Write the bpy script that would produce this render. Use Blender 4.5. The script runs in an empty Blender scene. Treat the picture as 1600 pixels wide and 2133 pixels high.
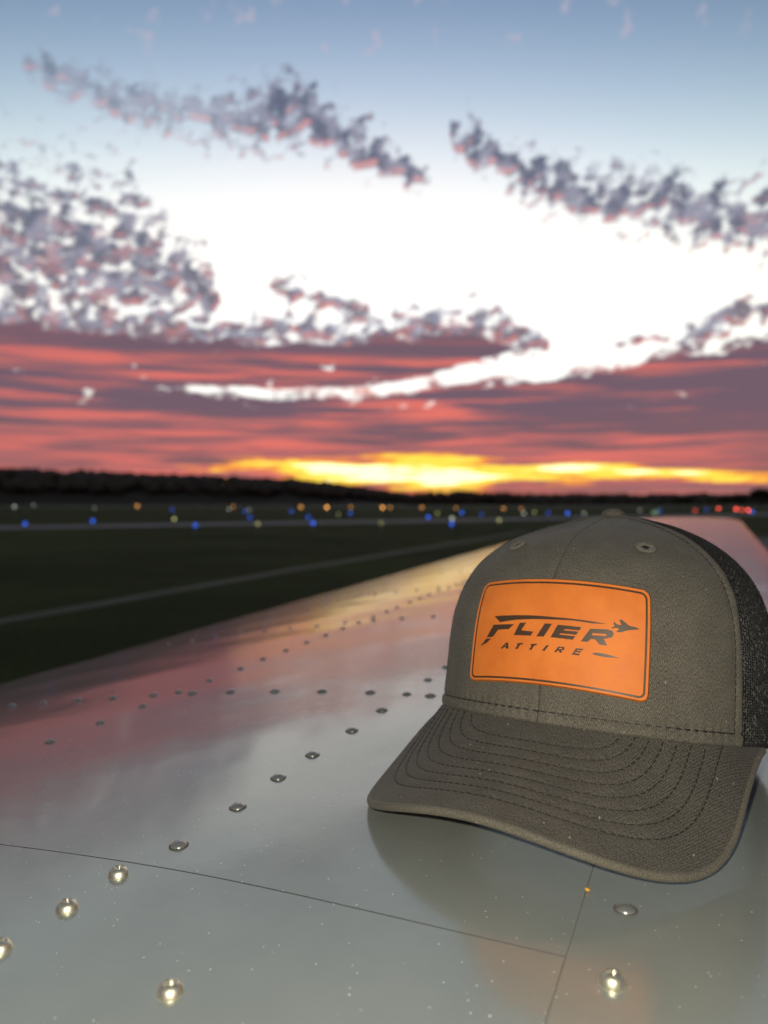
import bpy, bmesh, math, random
import numpy as np
from mathutils import Vector, Matrix, geometry, noise

random.seed(7)
rng = np.random.default_rng(7)
SC = bpy.context.scene
COL = SC.collection
R = math.radians

# ------------------------------------------------------------------ camera
CAM_Z = 1.2
PITCH = math.atan(19.5 / 1600)
cam = bpy.data.cameras.new('camera')
cam_o = bpy.data.objects.new('camera', cam)
COL.objects.link(cam_o)
cam.sensor_fit = 'VERTICAL'
cam.sensor_height = 24.0
cam.lens = 1600 / 2133 * 24.0
cam.clip_start = 0.02
cam.clip_end = 20000
cam_o.location = (0, 0, CAM_Z)
cam_o.rotation_euler = (math.pi / 2 - PITCH, 0, 0)
cam.dof.use_dof = True
cam.dof.focus_distance = 0.385
cam.dof.aperture_fstop = 5.0
SC.camera = cam_o

# ------------------------------------------------------------------ exposure, renderer
K = 0.12                                   # scene radiance is this fraction of the displayed value
SC.view_settings.view_transform = 'Standard'
SC.view_settings.look = 'None'
SC.view_settings.gamma = 1.0
SC.view_settings.use_curve_mapping = False
SC.view_settings.exposure = math.log2(1 / K)
SC.render.engine = 'CYCLES'
SC.cycles.use_denoising = True
SC.cycles.max_bounces = 4
SC.cycles.diffuse_bounces = 2
SC.cycles.glossy_bounces = 3
SC.cycles.adaptive_threshold = 0.015
SC.cycles.sample_clamp_indirect = 4.0

# ------------------------------------------------------------------ sky
SUN_AZ = R(-1.0)
world = bpy.data.worlds.new('World')
SC.world = world
world.use_nodes = True


class Nodes:
    """small helper for writing node maths"""
    def __init__(s, nt):
        s.nt = nt
        s.n = 0

    def new(s, t):
        n = s.nt.nodes.new(t)
        n.location = ((s.n % 40) * 180, -(s.n // 40) * 220)
        s.n += 1
        return n

    def put(s, sock, v):
        if hasattr(v, 'is_linked') or hasattr(v, 'links'):
            s.nt.links.new(v, sock)
        else:
            sock.default_value = v

    def m(s, op, a, b=None, c=None, clamp=False):
        n = s.new('ShaderNodeMath')
        n.operation = op
        n.use_clamp = clamp
        s.put(n.inputs[0], a)
        if b is not None:
            s.put(n.inputs[1], b)
        if c is not None:
            s.put(n.inputs[2], c)
        return n.outputs[0]

    def add(s, a, b): return s.m('ADD', a, b)
    def sub(s, a, b): return s.m('SUBTRACT', a, b)
    def mul(s, a, b): return s.m('MULTIPLY', a, b)
    def div(s, a, b): return s.m('DIVIDE', a, b)
    def mx(s, a, b): return s.m('MAXIMUM', a, b)
    def mn(s, a, b): return s.m('MINIMUM', a, b)

    def sstep(s, lo, hi, v):
        n = s.new('ShaderNodeMapRange')
        n.interpolation_type = 'SMOOTHSTEP'
        s.put(n.inputs['Value'], v)
        n.inputs['From Min'].default_value = lo
        n.inputs['From Max'].default_value = hi
        return n.outputs[0]

    def lin(s, lo, hi, a, b, v):
        n = s.new('ShaderNodeMapRange')
        s.put(n.inputs['Value'], v)
        for k, q in (('From Min', lo), ('From Max', hi), ('To Min', a), ('To Max', b)):
            n.inputs[k].default_value = q
        return n.outputs[0]

    def xyz(s, x, y, z=0.0):
        n = s.new('ShaderNodeCombineXYZ')
        for i, v in enumerate((x, y, z)):
            s.put(n.inputs[i], v)
        return n.outputs[0]

    def noise(s, vec, scale, detail=3, rough=0.5, out='Fac', dist=0.0):
        n = s.new('ShaderNodeTexNoise')
        s.put(n.inputs['Vector'], vec)
        n.inputs['Scale'].default_value = scale
        n.inputs['Detail'].default_value = detail
        n.inputs['Roughness'].default_value = rough
        n.inputs['Distortion'].default_value = dist
        return n.outputs[out]

    def curve(s, v, pts, x0, x1, y0, y1):
        """piecewise linear function of v through pts"""
        n = s.new('ShaderNodeFloatCurve')
        t = s.lin(x0, x1, 0, 1, v)
        s.put(n.inputs['Value'], t)
        c = n.mapping.curves[0]
        P = [((x - x0) / (x1 - x0), (y - y0) / (y1 - y0)) for x, y in pts]
        if P[0][0] > 0:
            P.insert(0, (0, P[0][1]))
        if P[-1][0] < 1:
            P.append((1, P[-1][1]))
        c.points[0].location = P[0]
        c.points[1].location = P[-1]
        for p in P[1:-1]:
            c.points.new(*p)
        for p in c.points:
            p.handle_type = 'AUTO_CLAMPED'
        n.mapping.update()
        return s.lin(0, 1, y0, y1, n.outputs[0])

    def mix(s, f, a, b, mode='MIX', clampf=True):
        n = s.new('ShaderNodeMix')
        n.data_type = 'RGBA'
        n.blend_type = mode
        n.clamp_factor = clampf
        s.put(n.inputs['Factor'], f)
        for sock, v in ((n.inputs[6], a), (n.inputs[7], b)):
            if isinstance(v, tuple):
                sock.default_value = (*v, 1) if len(v) == 3 else v
            else:
                s.nt.links.new(v, sock)
        return n.outputs[2]


def build_sky():
    nt = world.node_tree
    nt.nodes.clear()
    N = Nodes(nt)
    tc = N.new('ShaderNodeTexCoord')
    sep = N.new('ShaderNodeSeparateXYZ')
    nt.links.new(tc.outputs['Generated'], sep.inputs[0])
    X, Y, Z = sep.outputs
    az = N.mul(N.m('ARCTAN2', X, Y), 180 / math.pi)
    el = N.mul(N.m('ARCSINE', Z), 180 / math.pi)
    aaz = N.m('ABSOLUTE', az)

    def flat(x, y, seed, scale, detail, rough=0.5, out='Fac'):
        n = N.new('ShaderNodeTexNoise')
        n.noise_dimensions = '2D'
        N.put(n.inputs['Vector'], N.xyz(N.add(x, seed * 37.0), y))
        n.inputs['Scale'].default_value = scale
        n.inputs['Detail'].default_value = detail
        n.inputs['Roughness'].default_value = rough
        return n.outputs[out]

    # clear twilight sky, sun just under the horizon
    sky = N.new('ShaderNodeTexSky')
    sky.sky_type = 'NISHITA'
    sky.sun_disc = False
    sky.sun_elevation = R(-1.0)
    sky.sun_rotation = SUN_AZ
    g = N.new('ShaderNodeGamma')
    nt.links.new(sky.outputs[0], g.inputs[0])
    g.inputs[1].default_value = 4.0
    steep = N.mix(1.0, g.outputs[0], (38, 28.5, 21), 'MULTIPLY')
    clear = N.mix(1.0, steep, N.mix(1.0, sky.outputs[0], (0.48, 0.50, 0.54), 'MULTIPLY'), 'LIGHTEN')
    sc3 = N.new('ShaderNodeSeparateColor')
    nt.links.new(clear, sc3.inputs[0])
    cc3 = N.new('ShaderNodeCombineColor')
    for i in range(3):                       # soft shoulder, so that the glow rolls off into white
        N.put(cc3.inputs[i], N.mul(N.sub(1.0, N.m('POWER', 2.718, N.mul(sc3.outputs[i], -1.05))), (1.20, 1.18, 1.15)[i]))
    clear = cc3.outputs[0]

    def band(a, e, cen, wid):
        c = N.curve(a, cen, -45, 45, 0, 45)
        w = N.curve(a, wid, -45, 45, 0, 6)
        return N.sub(N.sub(1.0, N.div(N.m('ABSOLUTE', N.sub(e, c)), N.mx(w, 0.12))), N.lin(0.1, 0.7, 3.0, 0.0, w))

    warp = flat(az, el, 0.0, 0.22, 1, 0.5, 'Color')
    wsep = N.new('ShaderNodeSeparateXYZ')
    nt.links.new(warp, wsep.inputs[0])

    # scattered cloud over the rest of the sky, out of the picture
    lowf = N.noise(N.xyz(N.mul(X, 1), Y, N.mul(Z, 2.0)), 2.2, 1)
    rest = N.mul(N.sstep(27, 36, aaz), N.lin(.45, .65, -1.5, 1.0, lowf))
    rest = N.add(rest, N.mul(N.sub(1.0, N.sstep(27, 36, aaz)), -2.0))
    rest = N.sub(rest, N.sstep(40, 60, el))

    def upper(e):
        """altocumulus: rows of broken puffs"""
        ew = N.add(e, N.mul(N.sub(wsep.outputs[0], 0.5), 2.0))
        M = band(az, ew, [(-27, 27.6), (-23.6, 27.0), (-17.4, 26.2), (-12.3, 25.8), (-7, 26.6), (-1.8, 25.0), (3.9, 22.5)],
                 [(-28, 0), (-23.6, .9), (-17.4, 1.2), (-12, 1.6), (-7, 1.8), (-2, 1.4), (3, .95), (4.6, 0)])
        for cen, wid in (
            ([(4.6, 25.7), (5.4, 25.2), (8.9, 23.4), (14, 21.6), (19, 20.3), (23.6, 18.6), (26.6, 18.0), (40, 15)],
             [(4.3, 0), (5.4, 1.2), (9, 1.3), (14, 1.6), (19, 1.9), (23.6, 1.9), (26.6, 2.1), (34, 2.5), (44, 0)]),
            ([(-45, 17), (-26, 16.2), (-20, 16.6), (-16, 16), (-13, 15), (-11, 14.6)],
             [(-45, 3), (-34, 5), (-26, 5.2), (-20, 5.0), (-16, 3.4), (-13, 1.9), (-10, 0)]),
            ([(-45, 12.4), (-15, 12.2), (-5, 12.0), (2, 12.3), (6, 12.6), (10, 11.7), (13, 11.2)],
             [(-45, 1.5), (-15, 1.5), (-5, 1.2), (2, 1.5), (6, 1.6), (10, 1.2), (12, .8), (13, 0)]),
            ([(-10, 15.7), (-8, 15.4), (-5, 15.1), (-1, 14.2)], [(-10.5, 0), (-8, .7), (-5, .9), (-1.5, .8), (0, 0)]),
            ([(15, 11.2), (17, 11.2), (20, 11.3), (24, 12.3), (45, 13)], [(15.5, 0), (17, .6), (20.5, .6), (22, .8), (30, 1.1), (45, 2)]),
        ):
            M = N.mx(M, band(az, ew, cen, wid))
        M = N.mx(N.mx(M, rest), -1.3)
        n1 = flat(N.add(N.mul(az, 0.8), N.mul(e, -0.35)), N.add(e, N.mul(az, 0.12)), 3.1, 1.12, 4, 0.52)
        return N.add(N.mul(N.mn(M, .75), 1.4), N.mul(N.sub(n1, 0.525), 4.9))

    qa = upper(el)
    qb = upper(N.sub(el, 0.5))
    thinness = N.mul(N.sub(1.0, N.sstep(-15, -7, az)), N.sstep(21.5, 23.5, el))
    d0 = N.mul(N.sstep(-0.5, 0.95, qa), N.sub(0.94, N.mul(thinness, 0.34)))
    rim = N.mul(N.sstep(0.45, 1.7, N.sub(qa, qb)), N.sub(1.0, N.sstep(-0.2, 0.8, qb)))

    # stratus bank near the horizon
    top = N.curve(az, [(-45, 10), (-26, 10.0), (-19, 9.6), (-16, 8.3), (-13, 7.9), (-5, 8.05), (2, 8.4), (4, 8.9), (8, 8.9),
                       (14, 9.3), (17, 9.8), (22, 10.6), (27, 11.0), (45, 10.5)], -45, 45, 0, 20)
    ns = flat(N.mul(az, 0.45), el, 5.5, 0.75, 3, 0.6)
    nstr = flat(N.mul(az, 0.055), el, 1.5, 1.25, 4, 0.55)
    nstr2 = flat(N.mul(az, 0.05), el, 7.5, 1.5, 3, 0.5)
    ql = N.add(N.div(N.sub(top, el), 0.6), N.mul(N.sub(ns, 0.5), 4.2))
    dl = N.sstep(-0.3, 0.7, ql)
    # a sheet over the bank, left of the clear gap
    t2 = N.curve(az, [(-45, 12.2), (-15, 12.0), (-5, 11.9), (2, 12.4), (6, 12.6), (9, 11.8), (12, 11.0), (13.5, 9.5)], -45, 45, 0, 20)
    b2 = N.curve(az, [(-45, 7), (-19, 7.6), (-16, 8.1), (-5, 8.4), (2, 9.0), (6, 10.0), (9, 10.8), (12, 11.2)], -45, 45, 0, 20)
    q2 = N.add(N.mn(N.div(N.sub(t2, el), 0.8), N.div(N.sub(el, b2), 0.35)), N.mul(N.sub(ns, 0.5), 2.6))
    dl = N.mx(dl, N.sstep(-0.2, 0.7, q2))
    # thin places in the bank
    thin = N.mul(N.sstep(0.67, 0.77, ns), N.mul(N.sstep(6.5, 7.5, el), 0.7))
    dl = N.mul(dl, N.sub(1.0, thin))

    near = N.m('POWER', 2.718, N.mul(N.mul(N.div(az, 46.0), N.div(az, 46.0)), -1.0))   # fades away from the sun
    # colour of the upper puffs
    up_sh = N.mix(N.sstep(9, 19, el), (0.17, 0.115, 0.155), (0.105, 0.12, 0.19))
    up_c = N.mix(N.sstep(0.2, 0.65, N.add(N.mul(d0, 0.5), N.mul(N.sub(flat(az, el, 2.2, 0.7, 1), 0.5), 1.6))), (0.27, 0.27, 0.36), up_sh)
    pinkf = N.mul(N.mul(rim, near), 0.7)
    inpink = N.mul(N.sstep(0.54, 0.66, flat(az, N.mul(el, 1.6), 12.0, 0.6, 1)), N.sub(1.0, N.sstep(17, 21, el)))
    pinkf = N.mx(pinkf, N.mul(inpink, N.mul(near, 0.35)))
    up_c = N.mix(pinkf, up_c, N.mix(N.sstep(10, 24, el), (0.80, 0.20, 0.17), (0.80, 0.36, 0.36)))
    # colour of the bank: slate purple with red streaks
    slate = N.mix(N.sstep(2, 8, el), (0.235, 0.115, 0.125), (0.175, 0.112, 0.15))
    bias = N.curve(el, [(0, 0.05), (1.5, 0.07), (4, 0.075), (5.5, 0.03), (7, -0.02), (8.5, -0.04), (9.3, 0.07), (10.2, 0.06), (11, -0.05), (12, -0.08)], 0, 12, -0.2, 0.2)
    bias = N.sub(bias, N.mul(N.mul(N.sstep(4, 17, az), N.sstep(3.5, 5.5, el)), 0.13))
    redf = N.mul(N.sstep(0.40, 0.64, N.add(nstr, bias)), N.sub(1.0, N.mul(N.sstep(10.3, 11.2, el), 0.85)))
    red = N.mix(N.sstep(0.4, 0.62, nstr2), (0.45, 0.15, 0.15), (0.80, 0.185, 0.15))
    low_c = N.mix(N.mul(redf, near), slate, red)
    # the fire low over the hills
    sx = N.div(N.sub(az, 0.5), 12.0)
    sy = N.div(N.sub(el, 2.15), 1.15)
    fire = N.m('POWER', 2.718, N.mul(N.add(N.mul(sx, sx), N.mul(sy, sy)), -1.0))
    sx2 = N.div(N.sub(az, 15.0), 11.0)
    sy2 = N.div(N.sub(el, N.sub(2.6, N.mul(N.sub(az, 8.0), 0.055))), 0.55)
    fire2 = N.m('POWER', 2.718, N.mul(N.add(N.mul(sx2, sx2), N.mul(sy2, sy2)), -1.0))
    fire = N.mx(fire, N.mul(fire2, 0.95))
    streak = N.sub(flat(N.mul(az, 0.11), el, 15.5, 1.25, 4, 0.6), 0.5)
    fire = N.add(N.mul(fire, 1.15), N.mul(N.mul(streak, N.sstep(0.0, 0.35, fire)), 2.7))
    low_c = N.mix(N.sstep(0.16, 0.46, fire), low_c, (1.0, 0.33, 0.06))
    low_c = N.mix(N.sstep(0.36, 0.66, fire), low_c, (1.2, 0.84, 0.09))
    low_c = N.mix(N.sstep(0.78, 1.12, fire), low_c, (1.7, 1.5, 0.8))
    # warm dusk haze along the horizon
    low_c = N.mix(N.mul(N.sub(1.0, N.sstep(0.2, 1.5, el)), 0.8), low_c, N.mix(N.sstep(5, 26, az), (0.60, 0.15, 0.10), (0.36, 0.17, 0.16)))
    # away from the sunset the bank is plain dusk grey
    low_c = N.mix(N.sstep(38, 110, aaz), low_c, (0.12, 0.10, 0.14))

    # tiny pale puffs high up
    hp = flat(N.mul(az, 0.9), el, 20.0, 0.42, 2, 0.55)
    hi = N.mul(N.mul(N.sstep(0.62, 0.74, hp), N.mul(N.sstep(28.0, 31.0, el), 0.5)), N.sub(1.0, N.sstep(50, 70, el)))
    col = N.mix(hi, clear, (0.55, 0.47, 0.56))
    up_c = N.mix(N.sstep(10.2, 11.5, el), low_c, up_c)
    col = N.mix(d0, col, up_c)
    col = N.mix(dl, col, low_c)
    bg = N.new('ShaderNodeBackground')
    nt.links.new(col, bg.inputs[0])
    bg.inputs[1].default_value = K
    out = N.new('ShaderNodeOutputWorld')
    nt.links.new(bg.outputs[0], out.inputs[0])


build_sky()
world.cycles.sampling_method = 'MANUAL'
world.cycles.sample_map_resolution = 512

# the sun: a last weak glow from below the cloud bank
sun = bpy.data.lights.new('sun', 'SUN')
sun.energy = 0.004
sun.angle = R(25)
sun.color = (1.0, 0.5, 0.25)
sun_o = bpy.data.objects.new('sun', sun)
COL.objects.link(sun_o)
sun_o.rotation_euler = (R(90 - 2.0), 0, math.pi - SUN_AZ)

# the phone's flash, beside its lens: it makes the glints on the screws
fl = bpy.data.lights.new('phone_flash', 'POINT')
fl.energy = 1.0
fl.color = (1.0, 0.90, 0.70)
fl.shadow_soft_size = 0.004
fl_o = bpy.data.objects.new('phone_flash', fl)
COL.objects.link(fl_o)
fl_o.location = (-0.012, 0.004, CAM_Z + 0.016)


# ------------------------------------------------------------------ helpers
def tag(o, label=None, cat=None, group=None, kind=None):
    for k, v in (('label', label), ('category', cat), ('group', group), ('kind', kind)):
        if v:
            o[k] = v
    return o


def empty(name, loc=(0, 0, 0)):
    o = bpy.data.objects.new(name, None)
    o.empty_display_size = 0.1
    COL.objects.link(o)
    o.location = loc
    return o


def make(name, verts, faces, mat, parent=None, smooth=True, uv=None):
    me = bpy.data.meshes.new(name)
    me.from_pydata([tuple(map(float, v)) for v in verts], [], [tuple(int(i) for i in f) for f in faces])
    if smooth:
        me.polygons.foreach_set('use_smooth', [True] * len(me.polygons))
    if uv is not None:
        l = me.uv_layers.new(name='UVMap')
        idx = np.zeros(len(me.loops), dtype=np.int32)
        me.loops.foreach_get('vertex_index', idx)
        l.data.foreach_set('uv', np.asarray(uv, dtype=np.float32)[idx].ravel())
    me.materials.append(mat)
    me.update()
    o = bpy.data.objects.new(name, me)
    COL.objects.link(o)
    o.parent = parent
    return o


def put(name, me, parent, loc, rot=None):
    o = bpy.data.objects.new(name, me)
    COL.objects.link(o)
    o.parent = parent
    o.location = loc
    if rot is not None:
        o.rotation_mode = 'QUATERNION'
        o.rotation_quaternion = rot
    return o


def grid_faces(nr, nc, close=False, flip=False):
    f = []
    for i in range(nr - 1):
        for j in range(nc if close else nc - 1):
            a, b = i * nc + j, i * nc + (j + 1) % nc
            q = (a, b, b + nc, a + nc)
            f.append(q[::-1] if flip else q)
    return f


def lathe(prof, seg):
    """prof: list of (r,z); returns verts, faces, closed at r==0"""
    v, f, rings = [], [], []
    for r, z in prof:
        if r < 1e-7:
            rings.append([len(v)])
            v.append((0, 0, z))
        else:
            rings.append(list(range(len(v), len(v) + seg)))
            v += [(r * math.cos(2 * math.pi * k / seg), r * math.sin(2 * math.pi * k / seg), z) for k in range(seg)]
    for a, b in zip(rings[:-1], rings[1:]):
        for k in range(seg):
            k2 = (k + 1) % seg
            if len(a) == 1 and len(b) == 1:
                continue
            if len(a) == 1:
                f.append((a[0], b[k2], b[k]))
            elif len(b) == 1:
                f.append((a[k], a[k2], b[0]))
            else:
                f.append((a[k], a[k2], b[k2], b[k]))
    return v, f


def mat(name, base=(.5, .5, .5), rough=.5, metal=0., **kw):
    m = bpy.data.materials.new(name)
    m.use_nodes = True
    b = m.node_tree.nodes['Principled BSDF']
    b.inputs['Base Color'].default_value = (*base, 1)
    b.inputs['Roughness'].default_value = rough
    b.inputs['Metallic'].default_value = metal
    for k, v in kw.items():
        b.inputs[k.replace('_', ' ')].default_value = v
    return m, b, Nodes(m.node_tree)


def bump(N, b, h, strength, dist, prev=None):
    n = N.new('ShaderNodeBump')
    n.inputs['Strength'].default_value = strength
    n.inputs['Distance'].default_value = dist
    N.put(n.inputs['Height'], h)
    if prev is not None:
        N.nt.links.new(prev, n.inputs['Normal'])
    N.nt.links.new(n.outputs[0], b.inputs['Normal'])
    return n.outputs[0]


# ------------------------------------------------------------------ materials
def coords(N, kind='Object'):
    return N.new('ShaderNodeTexCoord').outputs[kind]


def m_grass():
    m, b, N = mat('grass', rough=1.0)
    b.inputs['Specular IOR Level'].default_value = 0.1
    c = coords(N)
    big = N.noise(c, 0.12, 4, 0.6)
    fine = N.noise(c, 14.0, 3, 0.7)
    f = N.add(N.mul(N.sub(big, .5), 2.0), fine)
    N.nt.links.new(N.mix(N.sstep(.25, .8, f), (0.022, 0.034, 0.006), (0.056, 0.075, 0.016)), b.inputs['Base Color'])
    bump(N, b, fine, 1.0, 0.05)
    return m


def m_asphalt(name, c0, c1):
    m, b, N = mat(name, rough=0.8)
    c = coords(N)
    f = N.noise(c, 0.4, 5, 0.65)
    N.nt.links.new(N.mix(f, c0, c1), b.inputs['Base Color'])
    bump(N, b, N.noise(c, 60, 2), 0.5, 0.01)
    return m


def m_paint():
    """silver grey aircraft paint with a clear coat, dust and painted glints"""
    m, b, N = mat('silver_grey_paint', (0.25, 0.26, 0.255), 0.17, 0.30, Coat_Weight=0.27, Coat_Roughness=0.035, Coat_IOR=1.5)
    b.inputs['Specular IOR Level'].default_value = 0.3
    c = coords(N)
    # flake glints of the flash painted as pale specks, with some dust
    vo = N.new('ShaderNodeTexVoronoi')
    N.nt.links.new(c, vo.inputs['Vector'])
    vo.inputs['Scale'].default_value = 170
    seps = N.new('ShaderNodeSeparateColor')
    N.nt.links.new(vo.outputs['Color'], seps.inputs[0])
    speck = N.mul(N.m('GREATER_THAN', seps.outputs[0], 0.955), N.m('LESS_THAN', vo.outputs['Distance'], N.lin(0, 1, 0.02, 0.075, seps.outputs[1])))
    vo2 = N.new('ShaderNodeTexVoronoi')
    N.nt.links.new(c, vo2.inputs['Vector'])
    vo2.inputs['Scale'].default_value = 520
    seps2 = N.new('ShaderNodeSeparateColor')
    N.nt.links.new(vo2.outputs['Color'], seps2.inputs[0])
    speck2 = N.mul(N.m('GREATER_THAN', seps2.outputs[0], 0.955), N.m('LESS_THAN', vo2.outputs['Distance'], 0.16))
    sp = N.mx(speck, speck2)
    film = N.noise(c, 9.0, 5, 0.7)
    base = N.mix(N.sstep(.35, .75, film), (0.235, 0.262, 0.252), (0.275, 0.297, 0.283))
    base = N.mix(sp, base, (0.66, 0.67, 0.62))
    N.nt.links.new(base, b.inputs['Base Color'])
    N.nt.links.new(N.mul(N.sub(1.0, N.mul(sp, .8)), .27), b.inputs['Coat Weight'])
    N.nt.links.new(N.mul(N.sub(1.0, sp), 0.30), b.inputs['Metallic'])
    N.nt.links.new(N.lin(.3, .8, 0.03, 0.13, film), b.inputs['Coat Roughness'])
    # skin ripple and orange peel
    h1 = N.noise(c, 11.0, 2, 0.5)
    h2 = N.noise(c, 320.0, 2, 0.5)
    p = bump(N, b, h1, 0.5, 0.0012)
    n2 = N.new('ShaderNodeBump')
    n2.inputs['Strength'].default_value = 0.12
    n2.inputs['Distance'].default_value = 0.0003
    N.nt.links.new(h2, n2.inputs['Height'])
    N.nt.links.new(p, n2.inputs['Normal'])
    N.nt.links.new(n2.outputs[0], b.inputs['Normal'])
    N.nt.links.new(n2.outputs[0], b.inputs['Coat Normal'])
    return m


def m_fabric(name, dark, light, twill=1.0):
    """heather twill: light and dark fibres woven on the diagonal; UV in metres"""
    m, b, N = mat(name, rough=0.88, Sheen_Weight=0.06, Sheen_Roughness=0.5)
    b.inputs['Specular IOR Level'].default_value = 0.25
    uv = coords(N, 'UV')
    sp = N.new('ShaderNodeSeparateXYZ')
    N.nt.links.new(uv, sp.inputs[0])
    u, v = sp.outputs[0], sp.outputs[1]
    wob = N.mul(N.sub(N.noise(uv, 900, 2), .5), 0.0009)
    diag = N.add(N.add(N.mul(u, 1.0), N.mul(v, 0.45)), wob)
    w = N.m('SINE', N.mul(diag, 2 * math.pi / 0.00095))
    yarn = N.noise(N.xyz(N.mul(u, 1.0), N.mul(v, 0.3)), 2600, 2, .6)
    heather = N.noise(N.xyz(N.mul(u, 1), N.mul(v, .4)), 2100, 2, .6)
    blotch = N.noise(uv, 60, 3, .6)
    f = N.add(N.mul(N.sub(heather, .5), 2.2), N.mul(N.sub(yarn, .5), 1.4))
    f = N.add(f, N.mul(w, 0.16 * twill))
    f = N.add(f, N.mul(N.sub(blotch, .5), 0.5))
    base = N.mix(N.sstep(-.75, .95, f), dark, light)
    # stray lint
    vo = N.new('ShaderNodeTexVoronoi')
    N.nt.links.new(uv, vo.inputs['Vector'])
    vo.inputs['Scale'].default_value = 330
    sc = N.new('ShaderNodeSeparateColor')
    N.nt.links.new(vo.outputs['Color'], sc.inputs[0])
    lint = N.mul(N.m('GREATER_THAN', sc.outputs[0], .97), N.m('LESS_THAN', vo.outputs['Distance'], .13))
    base = N.mix(N.mul(lint, .55), base, (0.5, 0.48, 0.42))
    N.nt.links.new(base, b.inputs['Base Color'])
    bump(N, b, N.add(N.mul(w, .25), N.mul(heather, .5)), 0.28, 0.0003)
    return m


def m_leather():
    m, b, N = mat('tan_leather', rough=0.55, Specular_IOR_Level=0.3)
    uv = coords(N, 'UV')
    big = N.noise(uv, 45, 4, .6)
    sepu = N.new('ShaderNodeSeparateXYZ')
    N.nt.links.new(uv, sepu.inputs[0])
    base = N.mix(N.sstep(.3, .72, big), (0.57, 0.15, 0.024), (0.66, 0.192, 0.033))
    scuff = N.mul(N.sstep(.60, .68, N.noise(N.xyz(N.mul(sepu.outputs[0], 1.0), N.mul(sepu.outputs[1], 2.6)), 210, 3, .6)), N.sstep(.5, .62, N.noise(uv, 38, 1)))
    base = N.mix(N.mul(scuff, .3), base, (0.46, 0.115, 0.022))
    N.nt.links.new(base, b.inputs['Base Color'])
    h = N.noise(uv, 1500, 4, .6)
    bump(N, b, h, 0.15, 0.0003)
    N.nt.links.new(N.lin(.3, .7, .52, .66, big), b.inputs['Roughness'])
    return m


def m_glow(name, col, s):
    m, b, N = mat(name, (0.05, 0.05, 0.05), 0.3)
    b.inputs['Emission Color'].default_value = (*col, 1)
    b.inputs['Emission Strength'].default_value = s * K
    return m


def m_leaves(name, c0, c1):
    m, b, N = mat(name, rough=0.9)
    b.inputs['Specular IOR Level'].default_value = .1
    N.nt.links.new(N.mix(N.noise(coords(N), .8, 3), c0, c1), b.inputs['Base Color'])
    return m


M_GRASS = m_grass()
M_TAXI = m_asphalt('taxiway_concrete', (0.13, 0.125, 0.13), (0.2, 0.19, 0.195))
M_RUN = m_asphalt('runway_asphalt', (0.05, 0.05, 0.052), (0.085, 0.083, 0.085))
M_PATH = m_asphalt('pale_gravel', (0.03, 0.044, 0.010), (0.052, 0.056, 0.032))
M_PAINT = m_paint()
M_RIVET = mat('painted_rivet', (0.22, 0.23, 0.225), 0.28, 0.5, Coat_Weight=1.0, Coat_Roughness=0.06)[0]
M_SCREW = mat('steel_screw', (0.86, 0.82, 0.64), 0.4, 1.0)[0]
M_DARK = mat('dark_gap', (0.03, 0.027, 0.026), 0.6)[0]
M_SEAL = mat('grey_sealant', (0.19, 0.19, 0.175), 0.6)[0]
M_RING = mat('dark_ring', (0.07, 0.068, 0.06), 0.8)[0]  # darker ring round the foot of each rivet
M_CHIP = mat('orange_chip', (0.6, 0.33, 0.05), 0.5)[0]
M_FAB = m_fabric('charcoal_twill', (0.034, 0.032, 0.028), (0.180, 0.169, 0.143))
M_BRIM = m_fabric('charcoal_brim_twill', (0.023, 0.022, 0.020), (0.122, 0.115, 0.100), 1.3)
M_EYE = m_fabric('eyelet_thread', (0.07, 0.067, 0.06), (0.2, 0.19, 0.165), 0.4)
M_EDGE = m_fabric('worn_lit_brim_edge', (0.05, 0.047, 0.039), (0.17, 0.158, 0.13), 0.6)  # worn edge, its colour also lightened to paint in the flash highlight
M_THREAD = mat('black_thread', (0.012, 0.011, 0.010), 0.6)[0]
M_MESH = mat('black_nylon', (0.014, 0.014, 0.015), 0.5, 0.0, Specular_IOR_Level=0.3)[0]
M_BAND = mat('black_sweatband', (0.012, 0.012, 0.013), 0.8)[0]
M_LEATHER = m_leather()
M_ENGRAVE = mat('burnt_engraving', (0.050, 0.026, 0.012), 0.5)[0]
M_STAKE = mat('grey_metal', (0.2, 0.2, 0.2), 0.5, 0.6)[0]
M_WOOD = m_leaves('far_wood_leaves', (0.055, 0.044, 0.036), (0.10, 0.075, 0.06))
M_HILL = m_leaves('hill_ground', (0.05, 0.042, 0.034), (0.08, 0.064, 0.05))
M_CROWN = m_leaves('tree_leaves', (0.014, 0.018, 0.008), (0.03, 0.038, 0.014))
M_BARK = mat('bark', (0.05, 0.04, 0.03), 0.9)[0]

# ------------------------------------------------------------------ ground, taxiway, runway, path
tag(make('grass_field', [(-6000, -3000, 0), (6000, -3000, 0), (6000, 9000, 0), (-6000, 9000, 0)], [(0, 1, 2, 3)], M_GRASS), kind='structure')


def strip(name, pts, w0, w1, z, m):
    v = []
    for i, p in enumerate(pts):
        a, c = Vector(pts[max(i - 1, 0)]), Vector(pts[min(i + 1, len(pts) - 1)])
        t = (c - a).normalized()
        n = Vector((-t.y, t.x))
        w = w0 + (w1 - w0) * i / (len(pts) - 1)
        v += [(p[0] + n.x * w / 2, p[1] + n.y * w / 2, z), (p[0] - n.x * w / 2, p[1] - n.y * w / 2, z)]
    f = [(2 * i, 2 * i + 1, 2 * i + 3, 2 * i + 2) for i in range(len(pts) - 1)]
    return tag(make(name, v, f, m, smooth=False), kind='structure')


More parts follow.
